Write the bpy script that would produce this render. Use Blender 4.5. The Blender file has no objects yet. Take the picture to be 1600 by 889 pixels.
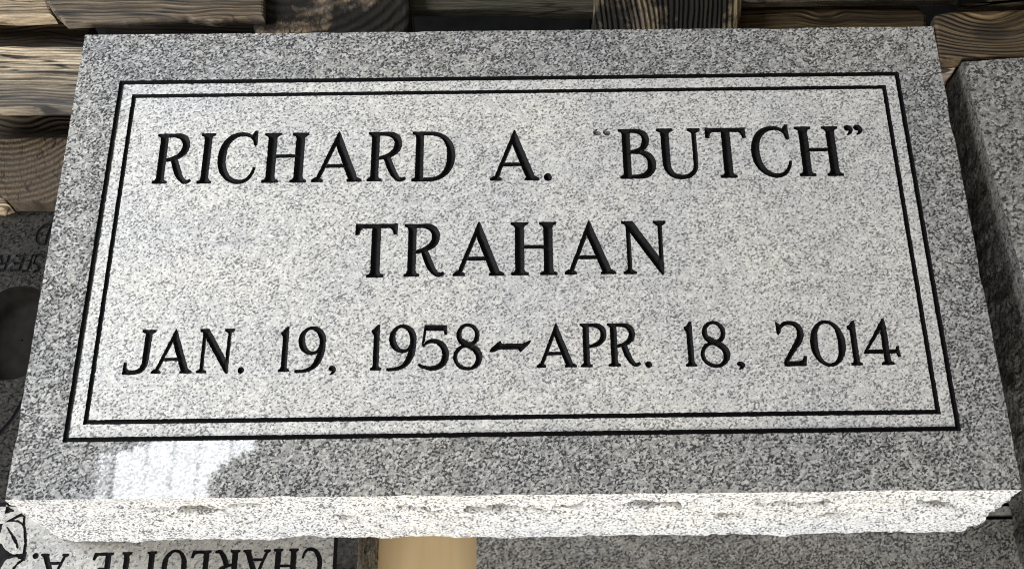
import bpy, bmesh, math, random
import numpy as np
from mathutils import Vector, Matrix, noise
from mathutils.geometry import delaunay_2d_cdt

random.seed(7); rng = np.random.default_rng(7)
sc = bpy.context.scene
COL = sc.collection

# ------------------------------------------------------------------ camera
ZT = 0.20                                   # height of the main marker's face
F = 1850.0                                  # focal length in photo pixels (1600 wide)
RM = np.array([[0.999950811184291, -0.009106639928347787, -0.003929926347136501],
               [-0.009915863973277577, -0.9088624282433062, -0.4169781315241189],
               [0.00022550729910957067, 0.41699658947873586, -0.9089080225796016]])
CAM = np.array([7.89115559e-05, -3.50949603e-01, 6.97596792e-01 + ZT])
cd = bpy.data.cameras.new('camera'); cam = bpy.data.objects.new('camera', cd); COL.objects.link(cam)
cd.sensor_width = 36; cd.lens = F / 1600 * 36; cd.clip_start = 0.01; cd.clip_end = 100
_r = RM.T @ np.diag([1, -1, -1])
m4 = Matrix([list(_r[0]) + [CAM[0]], list(_r[1]) + [CAM[1]], list(_r[2]) + [CAM[2]], [0, 0, 0, 1]])
cam.matrix_world = m4
sc.camera = cam

# ------------------------------------------------------------------ light
w = bpy.data.worlds.new('World'); sc.world = w; w.use_nodes = True
w.node_tree.nodes['Background'].inputs[0].default_value = (0.97, 0.89, 0.76, 1)
w.node_tree.nodes['Background'].inputs[1].default_value = 0.15

def area(name, loc, target, sx, sy, power, col):
    l = bpy.data.lights.new(name, 'AREA'); l.shape = 'RECTANGLE'; l.size = sx; l.size_y = sy
    l.energy = power; l.color = col
    o = bpy.data.objects.new(name, l); COL.objects.link(o)
    o.location = loc
    o.rotation_euler = (Vector(target) - Vector(loc)).to_track_quat('-Z', 'Y').to_euler()
    return o
# open workshop door in front of the stones, low and a little to the right
area('door_light', (-0.12, -2.65, 0.9), (0, 0, 0.15), 1.4, 1.0, 92, (1.0, 0.968, 0.915))
# unseen lamp added at the left to brighten that side of the stones
area('left_fill_light', (-1.24, 0.22, 0.94), (-0.2, 0.05, 0.2), 0.6, 0.5, 27, (0.93, 0.965, 1.0))

sc.view_settings.view_transform = 'Standard'; sc.view_settings.look = 'None'
sc.view_settings.exposure = 0; sc.view_settings.gamma = 1
sc.render.engine = 'CYCLES'; sc.cycles.pixel_filter_type = 'BLACKMAN_HARRIS'; sc.cycles.filter_width = 1.1
sc.render.resolution_x = 1024; sc.render.resolution_y = 568

# ------------------------------------------------------------------ pixel -> point on a level plane
def W(px, py, z=ZT):
    d = RM.T @ np.array([(px - 800) / F, (py - 444.5) / F, 1.0])
    t = (z - CAM[2]) / d[2]
    p = CAM + t * d
    return np.array([p[0], p[1]])

# four panes of the high window mirrored in the polished margin, each a lamp on its own
def mirrored_pane(quad, power_density, D=2.2):
    pts = []
    for px, py in quad:
        p = W(px, py, ZT); P = np.array([p[0], p[1], ZT]); v = P - CAM; v[2] = -v[2]
        t = (ZT + D - P[2]) / v[2]; pts.append(P + v * t)
    c = sum(pts) / 4; sx = np.linalg.norm(pts[1] - pts[0] + pts[2] - pts[3]) / 2; sy = np.linalg.norm(pts[3] - pts[0] + pts[2] - pts[1]) / 2
    l = bpy.data.lights.new('skylight_pane', 'AREA'); l.shape = 'RECTANGLE'; l.size = sx; l.size_y = sy
    l.energy = power_density * sx * sy; l.color = (0.92, 0.96, 1.0)
    o = bpy.data.objects.new('skylight_pane', l); COL.objects.link(o); o.location = c
    ux = pts[1] - pts[0]; o.rotation_euler = (0, 0, math.atan2(ux[1], ux[0]))
PD = 58
mirrored_pane([(154, 708), (173, 708), (168, 790), (146, 790)], PD * .5)
mirrored_pane([(181, 706), (204, 705), (201, 790), (176, 790)], PD)
mirrored_pane([(206, 697), (226, 696), (224, 790), (203, 790)], PD)
mirrored_pane([(229, 686), (266, 686), (265, 790), (227, 790)], PD)
mirrored_pane([(270, 680), (306, 680), (306, 790), (269, 790)], PD)
mirrored_pane([(309, 680), (328, 680), (328, 790), (309, 790)], PD)
mirrored_pane([(330, 680), (345, 680), (344, 737), (330, 737)], PD)
mirrored_pane([(346, 680), (361, 680), (360, 723), (345, 723)], PD)
mirrored_pane([(364, 680), (378, 680), (377, 713), (363, 713)], PD)
mirrored_pane([(379, 680), (398, 680), (396, 705), (378, 705)], PD)

# ------------------------------------------------------------------ helpers
def tag(o, label, cat, group=None, kind=None):
    if label: o['label'] = label
    if cat: o['category'] = cat
    if group: o['group'] = group
    if kind: o['kind'] = kind
    return o
def empty(name, loc, label, cat, group=None):
    o = bpy.data.objects.new(name, None); COL.objects.link(o); o.location = loc
    o.empty_display_size = 0.05
    return tag(o, label, cat, group)
def mesh_obj(name, verts, faces, mat, parent=None, smooth=False):
    me = bpy.data.meshes.new(name)
    if parent is not None:
        ox, oy, oz = parent.location
        verts = [(v[0] - ox, v[1] - oy, v[2] - oz) for v in verts]
    me.from_pydata([tuple(map(float, v)) for v in verts], [], [tuple(map(int, f)) for f in faces])
    me.materials.append(mat)
    if smooth:
        me.polygons.foreach_set('use_smooth', [True] * len(me.polygons))
    me.update()
    o = bpy.data.objects.new(name, me); COL.objects.link(o)
    if parent is not None: o.parent = parent
    return o
def fix_normals(o):
    bm = bmesh.new(); bm.from_mesh(o.data); bmesh.ops.recalc_face_normals(bm, faces=bm.faces[:]); bm.to_mesh(o.data); bm.free()

# ------------------------------------------------------------------ materials
def N(nt, t, **k):
    n = nt.nodes.new(t)
    for a, b in k.items(): setattr(n, a, b)
    return n
def ramp(nt, fac, stops, interp='LINEAR'):
    r = N(nt, 'ShaderNodeValToRGB'); r.color_ramp.interpolation = interp
    e = r.color_ramp.elements
    while len(e) < len(stops): e.new(0.5)
    for i, (p, c) in enumerate(stops):
        e[i].position = p; e[i].color = (c, c, c, 1) if not isinstance(c, tuple) else (*c, 1)
    nt.links.new(fac, r.inputs[0]); return r.outputs[0]
def mix(nt, a, b, fac, mode='MIX'):
    n = N(nt, 'ShaderNodeMix', data_type='RGBA', blend_type=mode)
    for s, v in ((n.inputs[0], fac), (n.inputs[6], a), (n.inputs[7], b)):
        if isinstance(v, (int, float)): s.default_value = v
        elif isinstance(v, tuple): s.default_value = (*v, 1)
        else: nt.links.new(v, s)
    return n.outputs[2]
def base(name):
    m = bpy.data.materials.new(name); m.use_nodes = True
    nt = m.node_tree; return m, nt, nt.nodes['Principled BSDF']

def granite(name, light, mid, dark, rough, bump=0.0, darkcut=0.56, grain=1.0, tint=(1, 1, 1), spec=0.5, stain=False, coarse=0.0):
    m, nt, bs = base(name); L = nt.links.new
    tc = N(nt, 'ShaderNodeTexCoord')
    an = N(nt, 'ShaderNodeMapping'); an.vector_type = 'TEXTURE'; an.inputs['Rotation'].default_value = (0, 0, math.radians(27)); an.inputs['Scale'].default_value = (1.12, .92, 1); L(tc.outputs['Object'], an.inputs[0])
    OB = an.outputs[0]
    wob = N(nt, 'ShaderNodeTexNoise'); wob.inputs['Scale'].default_value = 420 * grain; wob.inputs['Detail'].default_value = 2
    L(OB, wob.inputs['Vector'])
    sub = N(nt, 'ShaderNodeVectorMath', operation='MULTIPLY_ADD'); L(wob.outputs['Color'], sub.inputs[0])
    sub.inputs[1].default_value = (0.0028 / grain,) * 3; L(OB, sub.inputs[2])
    vo = N(nt, 'ShaderNodeTexVoronoi'); vo.inputs['Scale'].default_value = 420 * grain; L(sub.outputs[0], vo.inputs['Vector'])
    sep = N(nt, 'ShaderNodeSeparateColor'); L(vo.outputs['Color'], sep.inputs[0])
    c = ramp(nt, sep.outputs[0], [(0.0, mid), (0.35, mid * 1.04), (0.62, (mid + light) / 2), (0.8, light), (1, light * 1.12)])
    fine = N(nt, 'ShaderNodeTexNoise'); fine.inputs['Scale'].default_value = 760 * grain; fine.inputs['Detail'].default_value = 4; fine.inputs['Roughness'].default_value = .7
    L(sub.outputs[0], fine.inputs['Vector'])
    c = mix(nt, c, ramp(nt, fine.outputs[0], [(0.3, 0.25), (0.5, 0.5), (0.72, 0.8)]), 0.6, 'OVERLAY')
    # black mica flecks, clustered
    mi = N(nt, 'ShaderNodeTexNoise'); mi.inputs['Scale'].default_value = 430 * grain; mi.inputs['Detail'].default_value = 3; mi.inputs['Roughness'].default_value = .62
    L(OB, mi.inputs['Vector'])
    cl = N(nt, 'ShaderNodeTexNoise'); cl.inputs['Scale'].default_value = 70 * grain; cl.inputs['Detail'].default_value = 2
    L(OB, cl.inputs['Vector'])
    ad = N(nt, 'ShaderNodeMath', operation='MULTIPLY_ADD'); L(cl.outputs[0], ad.inputs[0]); ad.inputs[1].default_value = .16; L(mi.outputs[0], ad.inputs[2])
    f = ramp(nt, ad.outputs[0], [(darkcut + .075, 0.0), (darkcut + .145, 1.0)])
    c = mix(nt, c, (dark, dark, dark * 1.05), f)
    # a few pale feldspar crystals
    v2 = N(nt, 'ShaderNodeTexVoronoi'); v2.inputs['Scale'].default_value = 190 * grain; L(sub.outputs[0], v2.inputs['Vector'])
    s2 = N(nt, 'ShaderNodeSeparateColor'); L(v2.outputs['Color'], s2.inputs[0])
    f2 = ramp(nt, s2.outputs[1], [(.86, 0.0), (.9, .38)])
    c = mix(nt, c, (light * 1.12, light * 1.11, light * 1.06), f2)
    big = N(nt, 'ShaderNodeTexNoise'); big.inputs['Scale'].default_value = 14; big.inputs['Detail'].default_value = 3
    L(OB, big.inputs['Vector'])
    c = mix(nt, c, ramp(nt, big.outputs[0], [(0.3, (.86, .87, .9)), (.7, (1.0, .99, .96))]), 1.0, 'MULTIPLY')
    c = mix(nt, c, tint, 1.0, 'MULTIPLY')
    if stain:
        at = N(nt, 'ShaderNodeAttribute', attribute_name='stain')
        br = N(nt, 'ShaderNodeTexNoise'); br.inputs['Scale'].default_value = 160; br.inputs['Detail'].default_value = 4
        L(OB, br.inputs['Vector'])
        sm = N(nt, 'ShaderNodeMath', operation='MULTIPLY'); L(at.outputs['Fac'], sm.inputs[0]); L(ramp(nt, br.outputs[0], [(.3, .75), (.55, 1.0)]), sm.inputs[1])
        c = mix(nt, c, mix(nt, c, (.30, .28, .25), 1.0, 'MULTIPLY'), sm.outputs[0])
    L(c, bs.inputs['Base Color'])
    bs.inputs['Specular IOR Level'].default_value = spec
    bs.inputs['Roughness'].default_value = rough
    if bump:
        bp = N(nt, 'ShaderNodeBump'); bp.inputs['Strength'].default_value = bump; bp.inputs['Distance'].default_value = .001
        bn = N(nt, 'ShaderNodeTexNoise'); bn.inputs['Scale'].default_value = 500; bn.inputs['Detail'].default_value = 5; bn.inputs['Roughness'].default_value = .65
        L(OB, bn.inputs['Vector'])
        h = bn.outputs[0]
        if coarse:
            b2 = N(nt, 'ShaderNodeTexNoise'); b2.inputs['Scale'].default_value = 130; b2.inputs['Detail'].default_value = 4
            mp = N(nt, 'ShaderNodeMapping'); mp.inputs['Scale'].default_value = (.55, .55, 1.3); L(OB, mp.inputs[0]); L(mp.outputs[0], b2.inputs['Vector'])
            a2 = N(nt, 'ShaderNodeMath', operation='MULTIPLY_ADD'); L(b2.outputs[0], a2.inputs[0]); a2.inputs[1].default_value = coarse; L(h, a2.inputs[2]); h = a2.outputs[0]
        L(h, bp.inputs['Height']); L(bp.outputs[0], bs.inputs['Normal'])
    return m

def black_paint(name, col=(.0042, .0042, .0046), rough=.6):
    m, nt, bs = base(name); L = nt.links.new
    tc = N(nt, 'ShaderNodeTexCoord')
    n = N(nt, 'ShaderNodeTexNoise'); n.inputs['Scale'].default_value = 420; n.inputs['Detail'].default_value = 4
    L(tc.outputs['Object'], n.inputs['Vector'])
    L(ramp(nt, n.outputs[0], [(.35, col), (.75, tuple(x * 2.2 for x in col))]), bs.inputs['Base Color'])
    bs.inputs['Roughness'].default_value = rough; bs.inputs['Specular IOR Level'].default_value = .1
    bp = N(nt, 'ShaderNodeBump'); bp.inputs['Strength'].default_value = .5; bp.inputs['Distance'].default_value = .0006
    L(n.outputs[0], bp.inputs['Height']); L(bp.outputs[0], bs.inputs['Normal'])
    return m

def wood(name, lo, hi, seed=0, grain=1.0, weather=.4, rings=None, char=0.0, along='x', wcol=(.13, .125, .125), lines=.8, knots=(), cracks=.9):
    """lo / hi: dark and pale wood; rings=(x,y,scale) end grain about that local point; char: black burnt blotches"""
    m, nt, bs = base(name); L = nt.links.new
    tc = N(nt, 'ShaderNodeTexCoord')
    wp = N(nt, 'ShaderNodeTexNoise'); wp.inputs['Scale'].default_value = 9; wp.inputs['Detail'].default_value = 2
    mw = N(nt, 'ShaderNodeMapping'); mw.inputs['Location'].default_value = (seed * 1.37, seed * .71, seed * .33); L(tc.outputs['Object'], mw.inputs[0]); L(mw.outputs[0], wp.inputs['Vector'])
    wa = N(nt, 'ShaderNodeVectorMath', operation='MULTIPLY_ADD'); L(wp.outputs['Color'], wa.inputs[0]); wa.inputs[1].default_value = (.02, .02, .0) if not rings else (.012, .012, 0); L(mw.outputs[0], wa.inputs[2])
    kf = None
    for kx, ky, kr in knots:                      # grain swerves round each knot
        dn = N(nt, 'ShaderNodeVectorMath', operation='SUBTRACT'); L(tc.outputs['Object'], dn.inputs[0]); dn.inputs[1].default_value = (kx, ky, 0)
        ds = N(nt, 'ShaderNodeVectorMath', operation='MULTIPLY'); L(dn.outputs[0], ds.inputs[0]); ds.inputs[1].default_value = (.6, 1, 0)
        ln = N(nt, 'ShaderNodeVectorMath', operation='LENGTH'); L(ds.outputs[0], ln.inputs[0])
        bend = N(nt, 'ShaderNodeMapRange', interpolation_type='SMOOTHSTEP'); L(ln.outputs['Value'], bend.inputs[0]); bend.inputs[1].default_value = kr * .6; bend.inputs[2].default_value = kr * 3.4; bend.inputs[3].default_value = kr * 1.1; bend.inputs[4].default_value = 0
        cb = N(nt, 'ShaderNodeCombineXYZ'); L(bend.outputs[0], cb.inputs[1])
        w2_ = N(nt, 'ShaderNodeVectorMath', operation='ADD'); L(wa.outputs[0], w2_.inputs[0]); L(cb.outputs[0], w2_.inputs[1]); wa = w2_
        k1 = N(nt, 'ShaderNodeMapRange', interpolation_type='SMOOTHSTEP'); L(ln.outputs['Value'], k1.inputs[0]); k1.inputs[1].default_value = kr * .55; k1.inputs[2].default_value = kr; k1.inputs[3].default_value = .75; k1.inputs[4].default_value = 0; kf = k1.outputs[0]
    mp = N(nt, 'ShaderNodeMapping'); L(wa.outputs[0], mp.inputs[0])
    if rings:
        mp.inputs['Location'].default_value = (-rings[0] - seed * 1.37, -rings[1] - seed * .71, 0)
        wv = N(nt, 'ShaderNodeTexWave', wave_type='RINGS', rings_direction='Z'); wv.inputs['Scale'].default_value = rings[2]
        wv.inputs['Distortion'].default_value = 1.2; wv.inputs['Detail'].default_value = 3; wv.inputs['Detail Scale'].default_value = 2.5
        L(mp.outputs[0], wv.inputs['Vector']); gr = wv.outputs[0]
    else:
        mp.inputs['Scale'].default_value = (.035, 1, .3) if along == 'x' else (1, .035, .3)
        n1 = N(nt, 'ShaderNodeTexNoise'); n1.inputs['Scale'].default_value = 260 * grain; n1.inputs['Detail'].default_value = 5; n1.inputs['Roughness'].default_value = .62; L(mp.outputs[0], n1.inputs['Vector']); gr = ramp(nt, n1.outputs[0], [(.38, 0.0), (.58, 1.0)])
    c = ramp(nt, gr, [(0.0, lo), (.4, tuple((a * .4 + b * .6) for a, b in zip(lo, hi))), (1.0, hi)])
    fb = N(nt, 'ShaderNodeTexNoise'); fb.inputs['Scale'].default_value = 700; fb.inputs['Detail'].default_value = 4; fb.inputs['Roughness'].default_value = .7
    m2 = N(nt, 'ShaderNodeMapping'); m2.inputs['Scale'].default_value = (.05, 1, 1) if along == 'x' else (1, .05, 1)
    if rings: m2.inputs['Scale'].default_value = (1, .5, 1)
    L(wa.outputs[0], m2.inputs[0]); L(m2.outputs[0], fb.inputs['Vector'])
    c = mix(nt, c, ramp(nt, fb.outputs[0], [(.32, .2), (.68, .8)]), .9, 'OVERLAY')
    # thin dark latewood lines that come and go
    if not rings and lines:
        m4_ = N(nt, 'ShaderNodeMapping'); m4_.inputs['Scale'].default_value = (.10, 1, .3) if along == 'x' else (1, .10, .3); L(wa.outputs[0], m4_.inputs[0])
        wl = N(nt, 'ShaderNodeTexWave', wave_type='BANDS', bands_direction='Y' if along == 'x' else 'X'); wl.inputs['Scale'].default_value = 105 * grain; wl.inputs['Distortion'].default_value = 5; wl.inputs['Detail'].default_value = 3; wl.inputs['Detail Scale'].default_value = .9
        L(m4_.outputs[0], wl.inputs['Vector'])
        cg = N(nt, 'ShaderNodeTexNoise'); cg.inputs['Scale'].default_value = 24; cg.inputs['Detail'].default_value = 3; L(m2.outputs[0], cg.inputs['Vector'])
        ml = N(nt, 'ShaderNodeMath', operation='MULTIPLY'); L(ramp(nt, wl.outputs[0], [(.12, lines), (.45, 0.0)]), ml.inputs[0]); L(ramp(nt, cg.outputs[0], [(.38, 0.05), (.6, 1.0)]), ml.inputs[1])
        c = mix(nt, c, tuple(x * .45 for x in lo), ml.outputs[0])
        gr = wl.outputs[0]
    if kf is not None: c = mix(nt, c, tuple(x * .7 for x in lo), kf)
    # drying cracks along the grain
    mc = N(nt, 'ShaderNodeMapping'); mc.inputs['Scale'].default_value = (.05, 1, .2) if along == 'x' else (1, .05, .2)
    if rings: mc.inputs['Scale'].default_value = (1, .35, 1)
    L(wa.outputs[0], mc.inputs[0])
    cn = N(nt, 'ShaderNodeTexNoise'); cn.inputs['Scale'].default_value = 75; cn.inputs['Detail'].default_value = 3; L(mc.outputs[0], cn.inputs['Vector'])
    crk = ramp(nt, cn.outputs[0], [(.488, 0.0), (.4975, cracks), (.5025, cracks), (.512, 0.0)])
    c = mix(nt, c, (.006, .005, .004), crk)
    we = N(nt, 'ShaderNodeTexNoise'); we.inputs['Scale'].default_value = 16; we.inputs['Detail'].default_value = 5
    m3 = N(nt, 'ShaderNodeMapping'); m3.inputs['Location'].default_value = (seed, seed * 2.1, 0); m3.inputs['Scale'].default_value = (.4, 1.3, 1) if along == 'x' else (1.3, .4, 1)
    L(tc.outputs['Object'], m3.inputs[0]); L(m3.outputs[0], we.inputs['Vector'])
    wf = ramp(nt, we.outputs[0], [(.42, 0.0), (.66, weather)])
    c = mix(nt, c, mix(nt, wcol, fb.outputs[0], .5, 'MULTIPLY'), wf)
    if char:
        ch = N(nt, 'ShaderNodeTexNoise'); ch.inputs['Scale'].default_value = 22; ch.inputs['Detail'].default_value = 7; ch.inputs['Roughness'].default_value = .62
        m5 = N(nt, 'ShaderNodeMapping'); m5.inputs['Location'].default_value = (seed * 3.1, seed, 0); L(wa.outputs[0], m5.inputs[0]); L(m5.outputs[0], ch.inputs['Vector'])
        c = mix(nt, c, (.010, .009, .008), ramp(nt, ch.outputs[0], [(.62 - char * .3, 0.0), (.7 - char * .3, .95)]))
    L(c, bs.inputs['Base Color']); bs.inputs['Roughness'].default_value = .8; bs.inputs['Specular IOR Level'].default_value = .2
    bp = N(nt, 'ShaderNodeBump'); bp.inputs['Strength'].default_value = .9; bp.inputs['Distance'].default_value = .0022
    ad = N(nt, 'ShaderNodeMath', operation='MULTIPLY_ADD'); L(fb.outputs[0], ad.inputs[0]); ad.inputs[1].default_value = .8; L(gr, ad.inputs[2])
    L(ad.outputs[0], bp.inputs['Height']); L(bp.outputs[0], bs.inputs['Normal'])
    return m

POL = granite('polished_granite', .54, .28, .06, .034, darkcut=.50, grain=1.4, tint=(1, .995, .98))
FRO = granite('frosted_granite', .77, .58, .20, .50, bump=.35, darkcut=.525, spec=.45, grain=1.5, tint=(1, .99, .965))
ROCK = granite('split_granite', .92, .76, .17, .8, bump=1.0, darkcut=.515, grain=1.5, stain=True, coarse=1.2, spec=.3, tint=(.95, .97, 1.0))
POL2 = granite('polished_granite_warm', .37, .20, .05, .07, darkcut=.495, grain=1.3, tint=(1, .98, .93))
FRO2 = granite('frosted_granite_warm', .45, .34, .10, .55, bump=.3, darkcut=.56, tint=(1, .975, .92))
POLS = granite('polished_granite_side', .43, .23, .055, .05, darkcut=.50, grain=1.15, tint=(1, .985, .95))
POL3 = granite('polished_granite_shaded', .042, .025, .006, .12, darkcut=.51, tint=(1, .97, .9))  # near-black albedo holds the shade that lies on the lower left stone
ROCK3 = granite('split_granite_shaded', .15, .095, .02, .6, bump=.9, darkcut=.52, coarse=1.8, tint=(1, .97, .9), spec=.4)  # dark albedo stands for shade on the side turned from the light
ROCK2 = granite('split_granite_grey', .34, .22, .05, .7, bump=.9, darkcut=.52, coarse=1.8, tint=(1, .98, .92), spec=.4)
PAINT = black_paint('black_letter_paint')
GROOVE = black_paint('black_groove_paint', (.0035, .0035, .004), .7)
GHOST = granite('unpainted_engraving', .16, .10, .03, .8, bump=.5, darkcut=.50)

# ------------------------------------------------------------------ glyph outlines
def cub(p0, p1, p2, p3, n=14):
    t = np.linspace(0, 1, n)[:, None]; p0, p1, p2, p3 = map(np.array, (p0, p1, p2, p3))
    return (1 - t) ** 3 * p0 + 3 * (1 - t) ** 2 * t * p1 + 3 * (1 - t) * t * t * p2 + t ** 3 * p3
def path(*segs):
    """points; a 3-tuple of points is a cubic from the last point"""
    out = [np.array(segs[0], float)]
    for s in segs[1:]:
        if isinstance(s[0], tuple): out += list(cub(out[-1], *s))[1:]
        else: out.append(np.array(s, float))
    return np.array(out)
def stroke(pts, widths):
    pts = np.asarray(pts, float); d = np.gradient(pts, axis=0); d /= np.linalg.norm(d, axis=1)[:, None] + 1e-9
    n = np.c_[-d[:, 1], d[:, 0]]
    s = np.r_[0, np.cumsum(np.linalg.norm(np.diff(pts, axis=0), axis=1))]; s /= s[-1]
    wk = np.interp(s, np.linspace(0, 1, len(widths)), widths) / 2
    return (np.r_[pts + n * wk[:, None], (pts - n * wk[:, None])[::-1]], [])
def P(*pts): return (np.array(pts, float), [])
def ring(cx, cy, rx, ry, tw, n=44, rot=0):
    a = np.linspace(0, 2 * np.pi, n, endpoint=False)
    o = np.c_[cx + rx * np.cos(a), cy + ry * np.sin(a)]
    t = np.array([tw(x) for x in a])
    i = np.c_[cx + (rx - t) * np.cos(a), cy + (ry - t) * np.sin(a)]
    return (o, [i])
def disc(cx, cy, r, n=22):
    a = np.linspace(0, 2 * np.pi, n, endpoint=False); return (np.c_[cx + r * np.cos(a), cy + r * np.sin(a)], [])
def stem(xc, wd=14, s=7, y0=0, y1=100, bl=1, br=1, tl=1, tr=1):
    a, b = xc - wd / 2, xc + wd / 2
    pts = [(a - s * bl, y0), (b + s * br, y0), (b + s * br, y0 + 4)] + ([(b + s * .3, y0 + 6)] if br else []) + [(b, y0 + 10), (b, y1 - 10)] + ([(b + s * .3, y1 - 6)] if tr else []) + [(b + s * tr, y1 - 4), (b + s * tr, y1),
           (a - s * tl, y1), (a - s * tl, y1 - 4)] + ([(a - s * .3, y1 - 6)] if tl else []) + [(a, y1 - 10), (a, y0 + 10)] + ([(a - s * .3, y0 + 6)] if bl else []) + [(a - s * bl, y0 + 4)]
    return P(*pts)
def foot(xc, hw, y=0, up=1):
    return P((xc - hw, y), (xc + hw, y), (xc + hw, y + 4 * up), (xc + hw * .35, y + 9 * up), (xc - hw * .35, y + 9 * up), (xc - hw, y + 4 * up))
def gA():
    return [P((6, 2), (13, 2), (46.5, 90), (45, 103), (43, 100)), P((43, 100), (45, 104), (47, 100), (83, 2), (67, 2), (38, 82)),
            P((18, 29), (68, 29), (66, 35.5), (20, 35.5)), foot(10, 10), foot(76, 13)]
def bowlR(): return stroke(path((14, 96.5), (36, 96.5), ((56, 96.5), (63, 86), (62, 74)), ((61, 60), (48, 49.5), (22, 46))), [7, 7, 13.5, 14, 8.5, 6])
G = {}
G['A'] = gA
G['I'] = lambda: [stem(14)]
G['H'] = lambda: [stem(15, 15), stem(65, 15), P((15, 50), (65, 50), (65, 56), (15, 56))]
G['R'] = lambda: [stem(17, 14.5, tr=0), bowlR(), stroke(path((40, 50), ((46, 34), (52, 14), (64, 4)), ((68, 1.5), (73, 2.5), (78, 6))), [12, 13.5, 13, 9, 5])]
G['P'] = lambda: [stem(17, 14.5, tr=0), bowlR()]
G['D'] = lambda: [stem(17, 14.5, tr=0, br=0), stroke(path((14, 96.5), (40, 96.5), ((66, 96), (80, 76), (79, 50)), ((79, 24), (64, 3.5), (38, 3.5)), (14, 3.5)), [7, 7, 8, 13, 15.5, 13, 8, 7, 7])]
G['B'] = lambda: [stem(17, 14.5, tr=0, br=0), stroke(path((14, 96.5), (32, 96.5), ((50, 96.5), (56, 87), (55, 76)), ((54, 62), (44, 54), (20, 52.5))), [7, 7, 12.5, 13, 8, 6]),
                  stroke(path((20, 53), (36, 53), ((56, 53), (66, 42), (65, 28)), ((64, 10), (52, 3.5), (34, 3.5)), (14, 3.5)), [6, 6.5, 13, 15, 12, 7, 7])]
G['C'] = lambda: [stroke(path((70, 86), ((64, 94), (56, 98), (46, 97.5)), ((20, 97), (7, 76), (7.5, 48)), ((8, 20), (26, 2.5), (46, 2.5)), ((60, 2.5), (70, 12), (74, 31))), [5, 7, 12, 15, 14.5, 9, 6.5, 4]),
                  P((70.5, 104), (75, 104), (75.5, 76), (72, 74), (69, 78), (66, 90), (64, 96))]
G['U'] = lambda: [stroke(path((16, 97), (16, 34), ((16, 12), (28, 2.5), (43, 3)), ((60, 3.5), (68, 14), (68, 32)), (68, 97)), [14, 14, 14, 11, 7.5, 7, 7, 7, 7]), foot(16, 14.5, 100, -1), foot(68, 11, 100, -1)]
G['T'] = lambda: [stem(36.5, 14.5, 7, tl=0, tr=0), P((3, 92.5), (70, 92.5), (70, 100), (3, 100)), P((1, 101), (8, 100), (14, 93), (9, 89), (6.5, 80), (1, 80)), P((72, 101), (65, 100), (59, 93), (64, 89), (66.5, 80), (72, 80))]
G['N'] = lambda: [stem(12, 6.5, 7.5, tr=0), P((3, 100), (20, 100), (70, 20), (69.5, -2), (66, -2), (12, 84)), P((66, -2), (69.5, -2), (70.5, 95), (64.5, 95), (63, 20)), foot(67, 10.5, 100, -1)]
G['J'] = lambda: [stroke(path((48, 96), (47, 34), ((47, 14), (38, 4.5), (22, 4.5)), (4, 4.5)), [14, 14, 14, 12, 9, 9]), foot(48, 15, 100, -1), P((0, 0), (12, 0), (14, 8), (7, 14), (5.5, 26), (0, 27))]
G['L'] = lambda: [stem(17, 14, br=0), P((14, 0), (60, 0), (64, 22), (59, 23), (54, 11), (46, 7), (14, 7))]
G['E'] = lambda: [stem(17, 14, br=0, tr=0), P((14, 0), (58, 0), (62, 22), (57, 23), (52, 11), (44, 7), (14, 7)), P((14, 93), (42, 93), (52, 82), (56, 82), (56, 100), (14, 100)), P((14, 49), (44, 49), (44, 55), (14, 55))]
G['O'] = lambda: [ring(40, 50, 40, 51, lambda a: 6 + 9 * math.cos(a) ** 2)]
G['0'] = lambda: [ring(36, 50, 36, 51, lambda a: 6 + 8.5 * math.cos(a) ** 2)]
G['1'] = lambda: [stem(16, 12.5, 6.5, tl=0, tr=0, y1=90), P((9.75, 78), (5, 83), (4, 88), (9, 90.5), (18, 101), (22.2, 101), (22.25, 70), (9.75, 70))]
G['9'] = lambda: [ring(33, 70, 29, 31, lambda a: 6 + 7 * abs(math.cos(a - .3)) ** 1.5), stroke(path((56.5, 74), ((56, 48), (52, 12), (24, 5)), ((16, 2.5), (10, 3), (0, 3))), [11, 13, 13.5, 12, 8, 6, 5])]
G['5'] = lambda: [P((17, 89), (62, 88), (64, 79), (69, 79), (68, 100), (17, 100)), P((15, 100), (20, 100), (14.5, 62), (8, 53), (9, 51)),
                  stroke(path((11, 54), ((22, 66), (40, 68), (52, 60)), ((68, 50), (70, 30), (60, 16)), ((50, 3), (24, 0), (2, 13))), [5, 7, 10, 14, 14.5, 13, 9, 6.5, 5])]
G['8'] = lambda: [ring(33, 75.5, 25.5, 25.5, lambda a: 6 + 4.5 * max(0, math.cos(a - 3.6)) + 3 * max(0, math.cos(a + .2))), ring(33, 27.5, 32, 28.5, lambda a: 6 + 8 * max(0, math.cos(a - .35)) + 1.5 * max(0, math.cos(a - 3.3))),
                  P((10, 66), (24, 58), (52, 44), (60, 38), (56, 48), (42, 56), (22, 67))]
G['2'] = lambda: [stroke(path((6, 78), ((10, 92), (20, 97.5), (33, 97)), ((50, 96.5), (58, 86), (57, 72)), ((56, 54), (30, 34), (16, 8))), [5, 7, 8, 12, 15, 13.5, 11, 9, 8]), P((0, 100), (5, 96), (12, 92), (9, 76), (4, 70), (1, 74)),
                  P((11, 0), (62, 0), (66, 21), (60, 22), (56, 13), (48, 10), (11, 10))]
G['4'] = lambda: [P((4, 27), (58, 104), (59, 80), (14, 35), (60, 35), (80, 35), (84, 41), (87, 41), (88, 19), (83, 20), (80, 27)), P((50, 85), (58, 106), (64, 106), (64, 6), (50, 6)), foot(57, 15)]
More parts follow.
